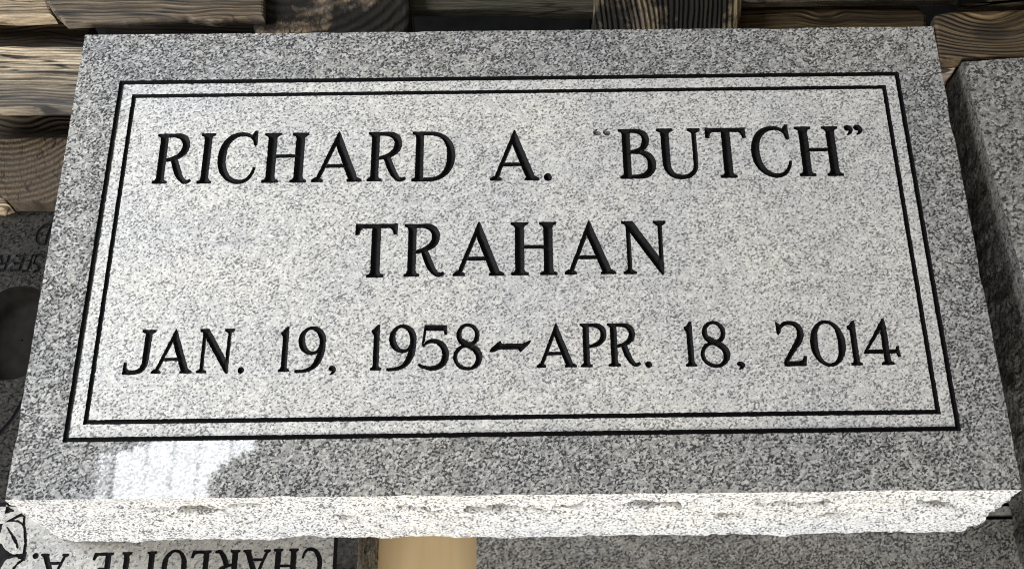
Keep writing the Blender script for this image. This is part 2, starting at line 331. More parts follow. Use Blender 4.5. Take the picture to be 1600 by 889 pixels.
G['4'] = lambda: [P((3, 26), (14, 34), (56, 88), (60, 104), (56, 104)), P((3, 26), (80, 26), (83, 18), (88, 18), (87, 42), (83, 42), (79, 34), (9, 34)), P((50, 84), (57, 106), (61, 106), (64, 84), (64, 6), (50, 6)), foot(57, 14.5)]
G['.'] = lambda: [disc(0, 0, 10)]
G[','] = lambda: [disc(0, 0, 10), stroke(path((3, 4), ((12, -6), (6, -18), (-6, -26))), [12, 11, 8, 2])]
G['q9'] = lambda: [disc(0, 0, 10), stroke(path((3, 4), ((14, -4), (9, -18), (-4, -26))), [12, 11, 8, 2])]
G['q6'] = lambda: [disc(0, 0, 10), stroke(path((-3, -4), ((-14, 4), (-9, 14), (2, 20))), [12, 11, 7, 2])]
G['-'] = lambda: [P((0, 2), (14, 26), (60, 62), (70, 46), (188, 46), (235, 64), (224, 46), (176, 2), (160, 17), (56, 17), (20, 2))]
sh = .16
def sans(*ss):
    def f():
        out = []
        for pts, wd in ss:
            q = path(*pts); q = np.c_[q[:, 0] + q[:, 1] * sh, q[:, 1]]; out.append(stroke(q, [wd, wd]))
        return out
    return f
G['sS'] = sans((((54, 82), ((48, 98), (10, 102), (8, 76)), ((6, 50), (56, 56), (54, 28)), ((52, -2), (10, -4), (2, 20))), 15))
G['sT'] = sans((((30, 0), (30, 100)), 15), (((0, 95), (60, 95)), 13))
G['sE'] = sans((((6, 0), (6, 100)), 15), (((2, 95), (54, 95)), 13), (((2, 52), (46, 52)), 13), (((2, 5), (54, 5)), 13))
G['sR'] = sans((((6, 0), (6, 100)), 15), (((2, 95), (30, 95), ((64, 94), (62, 52), (30, 50)), (2, 50)), 13), (((30, 50), (56, 0)), 15))
G['sD'] = sans((((6, 0), (6, 100)), 15), (((2, 95), (24, 95), ((76, 92), (76, 8), (24, 5)), (2, 5)), 13))

def inside(pt, poly):
    x, y = pt; a = poly; b = np.roll(poly, -1, axis=0)
    c = (a[:, 1] > y) != (b[:, 1] > y)
    if not c.any(): return False
    xi = a[c, 0] + (y - a[c, 1]) / (b[c, 1] - a[c, 1]) * (b[c, 0] - a[c, 0])
    return (np.count_nonzero(xi > x) % 2) == 1
def wind(pt, poly):
    x, y = pt; a = poly; b = np.roll(poly, -1, axis=0)
    up = (a[:, 1] <= y) & (b[:, 1] > y); dn = (a[:, 1] > y) & (b[:, 1] <= y)
    cr = (b[:, 0] - a[:, 0]) * (y - a[:, 1]) - (x - a[:, 0]) * (b[:, 1] - a[:, 1])
    return np.count_nonzero(up & (cr > 0)) - np.count_nonzero(dn & (cr < 0))
def union(shapes, eps=1e-7):
    """outline loops of the union of (outer, holes) shapes"""
    vs, es = [], []
    for o, hs in shapes:
        for lp in [o] + hs:
            k = len(vs); n = len(lp); vs += [Vector(p) for p in lp]; es += [(k + i, k + (i + 1) % n) for i in range(n)]
    ov, oe, of, *_ = delaunay_2d_cdt(vs, es, [], 0, eps)
    V = np.array([tuple(v) for v in ov]); cnt = {}
    for f in of:
        c = V[list(f)].mean(0)
        if any(wind(c, o) != 0 and not any(inside(c, h) for h in hs) for o, hs in shapes):
            for i in range(3):
                a, b = f[i], f[(i + 1) % 3]
                if (b, a) in cnt: del cnt[(b, a)]
                else: cnt[(a, b)] = 1
    nxt = {}
    for a, b in cnt: nxt.setdefault(a, []).append(b)
    loops = []
    while nxt:
        s = next(iter(nxt)); lp = [s]; cur = s
        while True:
            opts = nxt[cur]; b = opts.pop()
            if not opts: del nxt[cur]
            if b == s: break
            lp.append(b); cur = b
            if cur not in nxt: break
        if len(lp) > 2:
            q = V[lp]; ar = .5 * abs(np.sum(q[:, 0] * np.roll(q[:, 1], -1) - q[:, 1] * np.roll(q[:, 0], -1)))
            if ar > 1e-9: loops.append(q)
    return loops
def resample(lp, step, jit):
    """even spacing with corners kept, then a little sandblast raggedness"""
    out = []; n = len(lp)
    for i in range(n):
        a, b = lp[i], lp[(i + 1) % n]; k = max(1, int(round(np.linalg.norm(b - a) / step)))
        for j in range(k): out.append(a + (b - a) * j / k)
    q = np.array(out)
    keep = [0]
    for i in range(1, len(q)):
        if np.linalg.norm(q[i] - q[keep[-1]]) > step * .35: keep.append(i)
    q = q[keep]
    if len(q) > 3 and np.linalg.norm(q[0] - q[-1]) < step * .35: q = q[:-1]
    q = q + rng.normal(0, jit, q.shape)
    return q
def sheet(outer, holes, z):
    """flat sheet with holes: verts, faces (islands inside holes are kept)"""
    vs, es = [], []
    for lp in [outer] + holes:
        k = len(vs); n = len(lp); vs += [Vector(p) for p in lp]; es += [(k + i, k + (i + 1) % n) for i in range(n)]
    ov, oe, of, _, oie, _ = delaunay_2d_cdt(vs, es, [], 0, 1e-7)
    con = set(frozenset(e) for e, o in zip(oe, oie) if len(o))
    adj = {}
    for i, f in enumerate(of):
        for j in range(len(f)): adj.setdefault(frozenset((f[j], f[(j + 1) % len(f)])), []).append(i)
    par = {}; st = []
    for e, fs in adj.items():
        if len(fs) == 1: par[fs[0]] = 1 if e in con else 0; st.append(fs[0])
    while st:
        i = st.pop(); f = of[i]
        for j in range(len(f)):
            e = frozenset((f[j], f[(j + 1) % len(f)]))
            for k in adj[e]:
                if k not in par: par[k] = par[i] ^ (1 if e in con else 0); st.append(k)
    faces = [f for i, f in enumerate(of) if par.get(i) == 1]
    return [(v[0], v[1], z) for v in ov], faces
def cut(loops, z, wall, slope, dmax, pitch, base_z=None):
    """V-cut recess below loops: verts, faces"""
    segs = np.concatenate([np.c_[lp, np.roll(lp, -1, axis=0)] for lp in loops])
    A, B = segs[:, :2], segs[:, 2:]; D = B - A; LL = (D ** 2).sum(1) + 1e-18
    lo = np.concatenate(loops).min(0); hi = np.concatenate(loops).max(0)
    xs = np.arange(lo[0], hi[0], pitch); ys = np.arange(lo[1], hi[1], pitch)
    g = np.array([(x + (pitch / 2 if j % 2 else 0), y) for j, y in enumerate(ys) for x in xs])
    def inn(p):
        c = (A[:, 1] > p[1]) != (B[:, 1] > p[1])
        xi = A[c, 0] + (p[1] - A[c, 1]) / (B[c, 1] - A[c, 1]) * D[c, 0]
        return np.count_nonzero(xi > p[0]) % 2 == 1
    def dist(p):
        t = np.clip(((p - A) * D).sum(1) / LL, 0, 1); return np.sqrt((((A + D * t[:, None]) - p) ** 2).sum(1).min())
    ip = []
    for p in g:
        if inn(p):
            d = dist(p)
            if d > pitch * .45: ip.append((p[0], p[1], d))
    vs, es = [], []
    for lp in loops:
        k = len(vs); n = len(lp); vs += [Vector(p) for p in lp]; es += [(k + i, k + (i + 1) % n) for i in range(n)]
    nb = len(vs); vs += [Vector(p[:2]) for p in ip]
    ov, oe, of, oi, *_ = delaunay_2d_cdt(vs, es, [], 0, 1e-8)
    V = np.array([tuple(v) for v in ov]); zz = []
    dep = {nb + i: p[2] for i, p in enumerate(ip)}
    for i in range(len(V)):
        d = max([dep.get(k, 0) for k in oi[i]] or [0]); zz.append(z - wall - min(d * slope, dmax))
    verts = [(v[0], v[1], h) for v, h in zip(V, zz)]
    faces = [f for f in of if inn(V[list(f)].mean(0))]
    k0 = len(verts)
    for lp in loops:
        k = len(verts); n = len(lp)
        verts += [(p[0], p[1], z) for p in lp] + [(p[0], p[1], z - wall) for p in lp]
        faces += [(k + i, k + n + i, k + n + (i + 1) % n, k + (i + 1) % n) for i in range(n)]
    return verts, faces

def bold(lps, d):
    out = []
    for lp in lps:
        e = np.roll(lp, -1, axis=0) - np.roll(lp, 1, axis=0); e /= np.linalg.norm(e, axis=1)[:, None] + 1e-12
        out.append(lp + np.c_[e[:, 1], -e[:, 0]] * d)
    return out
def place(gl, x0, x1, y0, y1, flip=False, shapes=None):
    """glyph outline fitted to a world box"""
    lps = union([(o, hs) for o, hs in (shapes or G[gl]())], 1e-5)
    al = np.concatenate(lps); lo, hi = al.min(0), al.max(0)
    out = []
    for lp in lps:
        u = (lp - lo) / (hi - lo)
        if flip: u = 1 - u
        out.append(np.c_[x0 + u[:, 0] * (x1 - x0), y0 + u[:, 1] * (y1 - y0)])
    return out

# ================================================================== ground and underlay
gm, nt, bs = base('shaded_concrete'); tcn = N(nt, 'ShaderNodeTexCoord'); nn = N(nt, 'ShaderNodeTexNoise'); nn.inputs['Scale'].default_value = 30; nn.inputs['Detail'].default_value = 6
nt.links.new(tcn.outputs['Object'], nn.inputs['Vector']); nt.links.new(ramp(nt, nn.outputs[0], [(.3, .006), (.7, .014)]), bs.inputs['Base Color']); bs.inputs['Roughness'].default_value = .95; bs.inputs['Specular IOR Level'].default_value = 0  # near-black albedo puts the shade of the timber gaps into the floor
g = mesh_obj('floor', [(-3, -3, -.05), (3, -3, -.05), (3, 3, -.05), (-3, 3, -.05)], [(0, 1, 2, 3)], gm); g['kind'] = 'structure'

PLY, nt, bs = base('plywood'); tcn = N(nt, 'ShaderNodeTexCoord'); mpn = N(nt, 'ShaderNodeMapping'); mpn.inputs['Scale'].default_value = (1, .06, 1); nt.links.new(tcn.outputs['Object'], mpn.inputs[0])
nn = N(nt, 'ShaderNodeTexNoise'); nn.inputs['Scale'].default_value = 55; nn.inputs['Detail'].default_value = 6; nn.inputs['Roughness'].default_value = .6; nt.links.new(mpn.outputs[0], nn.inputs['Vector'])
nt.links.new(ramp(nt, nn.outputs[0], [(.3, (.78, .56, .30)), (.5, (.87, .66, .38)), (.7, (.88, .69, .42))]), bs.inputs['Base Color']); bs.inputs['Roughness'].default_value = .6
def boxmesh(name, x0, x1, y0, y1, z0, z1, mat, parent=None):
    v = [(x, y, z) for z in (z0, z1) for y in (y0, y1) for x in (x0, x1)]
    o = mesh_obj(name, v, [(0, 2, 3, 1), (4, 5, 7, 6), (0, 1, 5, 4), (2, 6, 7, 3), (0, 4, 6, 2), (1, 3, 7, 5)], mat, parent); fix_normals(o); return o
o = boxmesh('plywood_sheet', -.5, .6, -.75, .12, -.05, 0.0, PLY); o.data.materials[0] = PLY
tag(o, 'pale beige plywood sheet in the gap between the two lower stones', 'plywood')

# ================================================================== split-face stone blocks
def block(parent, name, corners, z0, z1, mat, prof, amp, step=.0025, rows=26, seed=0., chips=(), rim=.00025, edge_chip=.0005, amps=(1, 1, 1, 1), f0=6):
    """rough sides below a polygon outline; returns the top rim loop. corners CCW from above."""
    cs = [np.array(c, float) for c in corners]; n = len(cs); pts, nor, side = [], [], []
    for i in range(n):
        a, b = cs[i], cs[(i + 1) % n]; e = b - a; Ln = np.linalg.norm(e); e /= Ln; nm = np.array([e[1], -e[0]])
        pa = cs[i - 1]; ea = a - pa; ea /= np.linalg.norm(ea); na = np.array([ea[1], -ea[0]])
        c2 = cs[(i + 2) % n]; eb = c2 - b; eb /= np.linalg.norm(eb); nb = np.array([eb[1], -eb[0]])
        k = int(Ln / step)
        for j in range(k):
            t = j / k; s0 = t * Ln; s1 = (1 - t) * Ln
            v = nm.copy(); r = .006
            if s0 < r: v = v * (.5 + .5 * s0 / r) + na * (.5 - .5 * s0 / r)
            if s1 < r: v = v * (.5 + .5 * s1 / r) + nb * (.5 - .5 * s1 / r)
            pts.append(a + e * s0); nor.append(v); side.append(i)
    pts = np.array(pts); nor = np.array(nor); m = len(pts); H = z1 - z0
    rimj = []
    for k in range(m):
        x, y = pts[k]
        c = noise.noise(Vector((x * 160, y * 160, seed))) * rim
        e = noise.noise(Vector((x * 38, y * 38, seed + 9)))
        if e > .32: c -= (e - .32) * edge_chip * 6
        rimj.append(c)
    rimj = np.array(rimj)
    top = pts + nor * rimj[:, None]
    verts = [(p[0], p[1], z1) for p in top]; st = [0.0] * m
    for r in range(1, rows + 1):
        t = (r / rows) ** .9; z = z1 - H * t
        for k in range(m):
            x, y = pts[k]; q = Vector((x * 1.0, y * 1.0, z * 1.6))
            big = noise.fractal(q * 22 + Vector((seed, 0, 0)), 1.0, 2.0, 3)
            mid = noise.fractal(Vector((x * 70, y * 70, z * 150)) + Vector((0, seed, 0)), .9, 2.0, 4)
            rid = 1 - abs(noise.noise(Vector((x * 26, y * 26, z * 95 + seed))))* 2
            vor = noise.voronoi(Vector((x * 75 + big * .5, y * 75 + seed, z * 150)))[0]; fac = (vor[1] - vor[0]) - .35
            f = min(1, t * f0) * amps[side[k] % 4] * (1 if t < .75 else 1 - (t - .75) * 2.2)
            o = prof(side[k], t) + f * amp * (.5 * big + .34 * mid + .18 * rid + .5 * fac)
            s = 0.0
            for (cx, cw, ct, ch, dep) in chips:
                if side[k] == 0:
                    u = (x - cx) / cw; v = (t - ct) / ch
                    wob_ = .25 * noise.noise(Vector((x * 120, z * 200, cx * 50)))
                    d = abs(u) ** 3.5 + abs(v) ** 2.5 + wob_ * 1.6
                    if d < 1.0:
                        g_ = min(1, (1 - d) * 4); o -= dep * g_; s = max(s, g_)
            st.append(s)
            zz = z + (0.0012 * noise.noise(Vector((x * 90, y * 90, z * 60 + 3))) if r < rows else 0.0030 * noise.fractal(Vector((x * 14, y * 14, seed)), .8, 2.2, 5))
            zz = max(zz, z0)
            p = pts[k] + nor[k] * (rimj[k] + o)
            verts.append((p[0], p[1], zz))
    faces = []
    for r in range(rows):
        for k in range(m):
            a, b = r * m + k, r * m + (k + 1) % m
            faces.append((a, a + m, b + m, b))
    faces.append(tuple(rows * m + k for k in reversed(range(m))))
    o = mesh_obj(name, verts, faces, mat, parent, smooth=False)
    at = o.data.attributes.new('stain', 'FLOAT', 'POINT'); at.data.foreach_set('value', st)
    return top, o

# ------------------------------------------------------------------ the main marker
HX = .6096 / 2; HY = .3391042290476048 / 2
marker = empty('grave_marker', (0, 0, .1), 'light grey granite grave marker with black lettering and a double border, uppermost in the middle', 'grave marker')
def prof_main(side, t):
    if side == 0:                                   # face towards the viewer
        return .0005 + .002 * t ** .8
    if side == 1 or side == 3: return -.004 * t - .004 * t ** 3
    return .003 * t
def cx_of(px): return W(px, 772)[0]
chips = [(cx_of(768), .017, .26, .10, .0045), (cx_of(838), .007, .33, .05, .003), (cx_of(890), .009, .22, .055, .003), (cx_of(1030), .017, .19, .065, .004),
         (cx_of(640), .010, .26, .035, .003), (cx_of(678), .006, .31, .03, .002), (cx_of(1282), .014, .22, .07, .004), (cx_of(1490), .017, .31, .10, .0035), (cx_of(1215), .010, .23, .03, .003),
         (cx_of(300), .016, .27, .055, .003), (cx_of(235), .014, .2, .04, .0025), (cx_of(370), .012, .18, .04, .0025), (cx_of(1110), .006, .30, .03, .002), (cx_of(1375), .008, .36, .035, .0025), (cx_of(520), .007, .5, .04, .002),
         (cx_of(960), .005, .55, .04, .002), (cx_of(1160), .009, .52, .035, .002), (cx_of(1330), .012, .58, .03, .0022)]
top, body = block(marker, 'body', [(-HX, -HY), (HX, -HY), (HX, HY), (-HX, HY)], .1002, ZT, ROCK, prof_main, .006, amps=(1, .35, .4, .35), step=.0016, rows=44, seed=3.3, chips=chips)

def quad_px(pts, z=ZT): return np.array([W(x, y, z) for x, y in pts])
def inset(q, d):
    """shrink a quad given TL,TR,BR,BL"""
    n = 4; out = []
    for i in range(n):
        a, b, c = q[i - 1], q[i], q[(i + 1) % n]
        e1 = (b - a) / np.linalg.norm(b - a); e2 = (c - b) / np.linalg.norm(c - b)
        n1 = np.array([e1[1], -e1[0]]); n2 = np.array([e2[1], -e2[0]])
        A = np.array([n1, n2]); rhs = np.array([n1 @ b + d, n2 @ b + d]); out.append(np.linalg.solve(A, rhs))
    return np.array(out)
LWD = .0031
qo = quad_px([(187, 126.5), (1404, 112.5), (1502, 673), (97, 691)]); qo2 = inset(qo, LWD)
qi = quad_px([(206.3, 147.5), (1384.5, 133), (1470.5, 646.5), (129, 663)]); qi2 = inset(qi, LWD)
JIT = .00011
lo1, lo2, li1, li2 = [resample(q, .0013, JIT) for q in (qo, qo2, qi, qi2)]
v, f = sheet(top, [lo1], ZT); mesh_obj('polished_margin', v, f, POL, marker)
FZ = ZT - .0004
v, f = sheet(lo2, [li1], FZ); mesh_obj('frosted_band', v, f, FRO, marker)
for a, b in ((lo1, lo2), (li1, li2)):
    v, f = cut([a, b], ZT - (.0004 if a is li1 else 0.0), .0006, .55, .0009, .0011); o = mesh_obj('border_line', v, f, GROOVE, marker)

# letters: glyph, left point px, right point px, top y, base y
def LB(c, xl, yl, xr, yr, yt, yb, z=ZT):
    xm = (xl + xr) / 2
    return (c, W(xl, yl, z)[0], W(xr, yr, z)[0], W(xm, yb, z)[1], W(xm, yt, z)[1])
letters = [
 LB('R', 237, 287, 297.5, 286, 209, 287.2), LB('I', 307, 286, 329, 286, 208.7, 286.2), LB('C', 340.5, 247, 402.5, 220, 205, 287.2), LB('H', 408, 284.5, 477.5, 284.5, 208, 284.8), LB('A', 486, 284, 564.5, 283, 205.3, 283.8),
 LB('R', 573, 283, 634, 282, 206.2, 283.5), LB('D', 643, 282, 711, 244, 205.8, 282.8), LB('A', 766, 281.5, 842.5, 281, 203, 281.5), LB('.', 850.3, 276.5, 861.8, 276.5, 271, 282),
 LB('B', 967.5, 235, 1025, 258, 201.8, 278.8), LB('U', 1025.3, 203, 1092.7, 203, 201, 279.5), LB('T', 1101.5, 203, 1163.8, 203, 199.5, 277.3), LB('C', 1174.6, 238, 1237, 250, 195.2, 277.2), LB('H', 1250.5, 274, 1318.6, 273.5, 197.7, 274.6),
 LB('q9', 1319.5, 203, 1332.2, 203, 195.8, 211), LB('q9', 1334.5, 203, 1347.5, 203, 195.3, 210.6),
 LB('T', 556.4, 353, 621, 353, 349.2, 432.8), LB('R', 630.6, 431, 694.3, 431, 349.8, 432.2), LB('A', 708, 430, 787.8, 430, 346, 430.3), LB('H', 799.3, 429, 870.7, 429, 347.2, 429.2), LB('A', 883, 427.5, 962.8, 427.5, 344.2, 427.9), LB('N', 973, 385, 1039.5, 347, 345.3, 429),
 LB('J', 191.5, 580, 244, 517, 515.5, 584.6), LB('A', 235.6, 582.4, 298.6, 582, 514, 582.6), LB('N', 306, 582, 366.8, 516, 513.8, 583.3), LB('.', 371.5, 578, 380.7, 578, 573.5, 582.7), LB('1', 434.3, 579.5, 450.8, 579.5, 510.2, 579.8),
 LB('9', 460.5, 580, 508.3, 540, 509.8, 581.6), LB(',', 513.8, 575, 524.3, 576, 571.5, 585.3), LB('1', 578, 577.5, 595, 577.5, 507, 577.8), LB('9', 604, 577, 650, 540, 506.8, 578.6), LB('5', 653, 572, 700.8, 557, 508, 577.8), LB('8', 708.5, 557, 753.3, 557, 505.2, 577.8),
 LB('-', 764.9, 548, 829.5, 533, 531.6, 549.2), LB('A', 839, 573, 901, 573, 504.8, 573.2), LB('P', 908.3, 572, 947.2, 522, 505.2, 572.6), LB('R', 951.8, 572, 1001.2, 571, 504.9, 572), LB('.', 1009, 569, 1018.4, 569, 564.4, 573.6),
 LB('1', 1072.5, 571, 1089.6, 571, 502.3, 571.6), LB('8', 1095.6, 556, 1141, 556, 501.4, 573.4), LB(',', 1152, 568, 1164, 569, 564.6, 576.8), LB('2', 1213.5, 520, 1261.5, 562, 501.4, 571.2), LB('0', 1266.6, 535, 1321.5, 540, 500.2, 572), LB('1', 1331, 569.6, 1348.5, 569.6, 500.8, 569.9), LB('4', 1350, 552, 1405.5, 545, 497.6, 569.2)]
holes = []
for c, x0, x1, y0, y1 in letters:
    lps = [resample(lp, .0010, .00009) for lp in place(c, x0, x1, y0, y1)]
    lps = bold(lps, .00032)
    holes += lps
    v, f = cut(lps, FZ, .0005, .62, .0016, .00085); o = mesh_obj('letter', v, f, PAINT, marker)
for c, a in (('q6', (926.8, 201, 939, 212)), ('q6', (942, 200.5, 954, 212))):
    lps = [resample(lp, .0010, .00009) for lp in place(c, W(a[0], 206)[0], W(a[2], 206)[0], W(940, a[3])[1], W(940, a[1])[1])]
    holes += lps
    v, f = cut(lps, FZ, .0004, .5, .0011, .00085); o = mesh_obj('quotation_mark', v, f, GHOST, marker)
    o['label'] = 'engraved opening quotation mark left without black paint'
v, f = sheet(li2, holes, FZ); mesh_obj('frosted_panel', v, f, FRO, marker)

# ------------------------------------------------------------------ lower left stone, seen upside down
ZL = .1
def W3(px, py): return W(px, py, ZL)
xr = W3(559, 870)[0]; yf = W3(80, 322)[1]
lower = empty('vase_marker', (-.5, -.1, 0), 'shaded granite marker lying upside down under the left end, carved rose and vase hole', 'grave marker')
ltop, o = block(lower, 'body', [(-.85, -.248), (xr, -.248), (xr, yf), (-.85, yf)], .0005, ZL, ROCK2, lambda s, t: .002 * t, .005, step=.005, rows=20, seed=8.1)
# frosted field with the name, its corner in a single line
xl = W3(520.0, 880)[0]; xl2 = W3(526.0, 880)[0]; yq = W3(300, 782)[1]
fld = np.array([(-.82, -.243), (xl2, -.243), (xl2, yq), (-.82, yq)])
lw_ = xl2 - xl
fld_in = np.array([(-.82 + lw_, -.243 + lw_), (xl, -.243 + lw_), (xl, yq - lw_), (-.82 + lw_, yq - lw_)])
def pxpoly(pts): return np.array([W3(*p) for p in pts])
def pst(pts, wd):
    q = path(*pts); s, _ = stroke(q, wd); return (np.array([W3(*p) for p in s]), [])
dark_holes = []
# vase hole
a = np.linspace(0, 2 * np.pi, 56, endpoint=False); vc = W3(22, 519); vx = W3(92, 519)[0] - vc[0]; vy = abs(W3(22, 447)[1] - vc[1])
ang = math.radians(28)
def ell(k):
    e = np.c_[vx * k * np.cos(a), vy * k * np.sin(a)]
    return vc + np.c_[e[:, 0], e[:, 1]]
rim_o = ell(1.0); dark_holes.append(rim_o)
def LB3(c, xa, xb, ytop_img, ybase_img):   # upside down: baseline is the upper image y
    xm = (xa + xb) / 2
    return (c, W3(xa, ybase_img)[0], W3(xb, ybase_img)[0], W3(xm, ytop_img)[1], W3(xm, ybase_img)[1])
eng = []
for c, xa, xb, yt, yb in (('sD', 60, 84, 383, 349), ('sS', 50, 73, 426, 396), ('sT', 40, 58, 425, 397), ('sE', 21, 42, 424, 398), ('sR', -2, 18, 424, 398)):
    c, x0, x1, y0, y1 = LB3(c, xa, xb, yt, yb)
    eng.append(('letter', bold([resample(lp, .0014, .00008) for lp in place(c, x0, x1, y0, y1, flip=True)], .0003)))
eng.append(('scroll_line', [resample(lp, .002, .00008) for lp in union([pst([(-30, 706), (-6, 683), (18, 656), (34, 630), (60, 600)], [6, 6])], 1e-7)]))
dark_holes += [l for n_, ls in eng for l in ls]
frost_holes = []; feng = []
for c, xa, xb, yt, yb in (('A', 64.8, 107.5, 912, 865), ('E', 146.5, 177.5, 911, 863.4), ('T', 181, 217, 911, 862.6), ('T', 220, 256, 911, 861.4), ('O', 256, 293.5, 910, 858.3), ('L', 300, 330, 909, 860),
                          ('R', 336.5, 375.2, 908, 858.8), ('A', 380.5, 422.8, 908, 858.5), ('H', 428.4, 466.4, 907, 857), ('C', 473, 504, 908, 855)):
    c, x0, x1, y0, y1 = LB3(c, xa, xb, yt, yb)
    feng.append(('letter', bold([resample(lp, .0012, .00008) for lp in place(c, x0, x1, y0, y1, flip=True)], .00042)))
pc = W3(55.5, 867.8); feng.append(('letter', [pc + .0021 * np.c_[np.cos(a[::2] if 0 else a[::3]), np.sin(a[::3])]]))
rose = [(pxpoly([(7, 802), (9.5, 788), (23, 798)]), []), pst([(10, 814.5), (34, 803.5)], [2.5, 5]), pst([(33, 803), (38, 807), ((36, 820), (39, 826), (39, 838)), ((41, 848), (38, 856), (37.5, 866))], [4, 4.5, 5, 5]),
        pst([(11, 814), ((20, 812), (31, 812), (38, 822))], [3, 3, 4]), pst([(10.5, 823), ((18, 834), (24, 842), (28, 857))], [2.5, 4, 6, 2]),
        (pxpoly([(-12, 842), (3, 850), (8, 858), (20, 865.5), (34, 864), (42, 861), (39, 876), (24, 869.5), (9, 874), (1, 886), (2, 905), (-12, 905)]), []),
        pst([(39, 872), (28, 879), (21, 888), (19, 900)], [4, 4]), (pxpoly([(-12, 817), (4, 817.5), (1, 831), (-12, 834)]), []), pst([(60, 905), (48, 892), (34, 896), (24, 912)], [3, 4, 4, 3])]
feng.append(('rose_carving', [resample(lp, .0012, .00015) for lp in union(rose, 1e-7)]))
frost_holes = [l for n_, ls in feng for l in ls]
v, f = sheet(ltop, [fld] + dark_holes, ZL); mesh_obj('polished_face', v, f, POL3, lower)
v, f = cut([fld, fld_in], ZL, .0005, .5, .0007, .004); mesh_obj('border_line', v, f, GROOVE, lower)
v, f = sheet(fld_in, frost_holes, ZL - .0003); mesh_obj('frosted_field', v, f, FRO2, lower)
for n_, ls in eng: v, f = cut(ls, ZL, .0005, .5, .001, .0012); mesh_obj(n_, v, f, GROOVE, lower)
for n_, ls in feng: v, f = cut(ls, ZL - .0003, .0005, .5, .001, .0012); mesh_obj(n_, v, f, PAINT, lower)
# vase socket: stepped bronze-dark recess
vm, nt, bs = base('dark_vase_socket'); tcn = N(nt, 'ShaderNodeTexCoord'); nn = N(nt, 'ShaderNodeTexNoise'); nn.inputs['Scale'].default_value = 120; nn.inputs['Detail'].default_value = 5
nt.links.new(tcn.outputs['Object'], nn.inputs['Vector']); nt.links.new(ramp(nt, nn.outputs[0], [(.3, (.0025, .002, .0018)), (.7, (.010, .008, .0065))]), bs.inputs['Base Color']); bs.inputs['Roughness'].default_value = .8; bs.inputs['Specular IOR Level'].default_value = .15
prof = [(1.0, 0), (.985, -.0015), (.965, -.006), (.93, -.011), (.86, -.014), (.5, -.0152), (.02, -.0155)]
vs, fs = [], []; n = len(a)
for k, h in prof: vs += [(p[0], p[1], ZL + h) for p in ell(k)]
for r in range(len(prof) - 1):
    for k in range(n): fs.append((r * n + k, r * n + (k + 1) % n, (r + 1) * n + (k + 1) % n, (r + 1) * n + k))
mesh_obj('vase_socket', vs, fs, vm, lower, smooth=True)

# ------------------------------------------------------------------ lower right stone
xr0 = W3(744.5, 868)[0]
second = empty('lower_marker', (.3, -.2, 0), 'grey polished granite marker lying beneath the right half, edged by black border lines', 'grave marker')
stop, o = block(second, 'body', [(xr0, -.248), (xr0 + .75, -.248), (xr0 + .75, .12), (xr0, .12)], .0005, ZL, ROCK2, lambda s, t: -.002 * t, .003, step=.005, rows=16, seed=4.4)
yl0 = W3(1550, 811.2)[1]; yl1 = W3(1550, 806.6)[1]; yl2 = W3(1550, 790.6)[1]; yl3 = W3(1550, 786)[1]
x0, x1 = xr0 + .05, xr0 + .70
def rq(d): return np.array([(x0 + d, yl0 + d), (x1 - d, yl0 + d), (x1 - d, .07 - d), (x0 + d, .07 - d)])
d1 = yl1 - yl0; d2 = yl2 - yl0; d3 = yl3 - yl0
l1, l2, l3, l4 = [resample(rq(d), .003, .00008) for d in (0, d1, d2, d3)]
v, f = sheet(stop, [l1], ZL); mesh_obj('polished_margin', v, f, POL2, second)
v, f = sheet(l2, [l3], ZL - .0003); mesh_obj('frosted_band', v, f, FRO2, second)
v, f = sheet(l4, [], ZL - .0003); mesh_obj('frosted_panel', v, f, FRO2, second)
for p_, q_ in ((l1, l2), (l3, l4)): v, f = cut([p_, q_], ZL, .0006, .5, .0008, .0015); mesh_obj('border_line', v, f, GROOVE, second)

# ------------------------------------------------------------------ stone at the right
p0 = W(1503, 97, ZT); p1 = W(1600, 440, ZT); dr = (p1 - p0) / np.linalg.norm(p1 - p0)
pb = W(1640, 860, .10)
c_far = p0; c_near = p0 + dr * .46
out = np.array([-dr[1], dr[0]])
if out[0] < 0: out = -out
third = empty('side_marker', (float(c_far[0] + .1), 0, .1), 'plain grey granite slab at the right edge, its shaded split side facing left', 'granite slab')
def prof_side(s, t): return .004 * t if s == 3 else .012 * t
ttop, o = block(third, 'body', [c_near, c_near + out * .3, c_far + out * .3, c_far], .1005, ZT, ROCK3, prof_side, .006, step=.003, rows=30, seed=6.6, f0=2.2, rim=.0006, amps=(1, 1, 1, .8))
v, f = sheet(ttop, [], ZT); mesh_obj('polished_face', v, f, POLS, third)

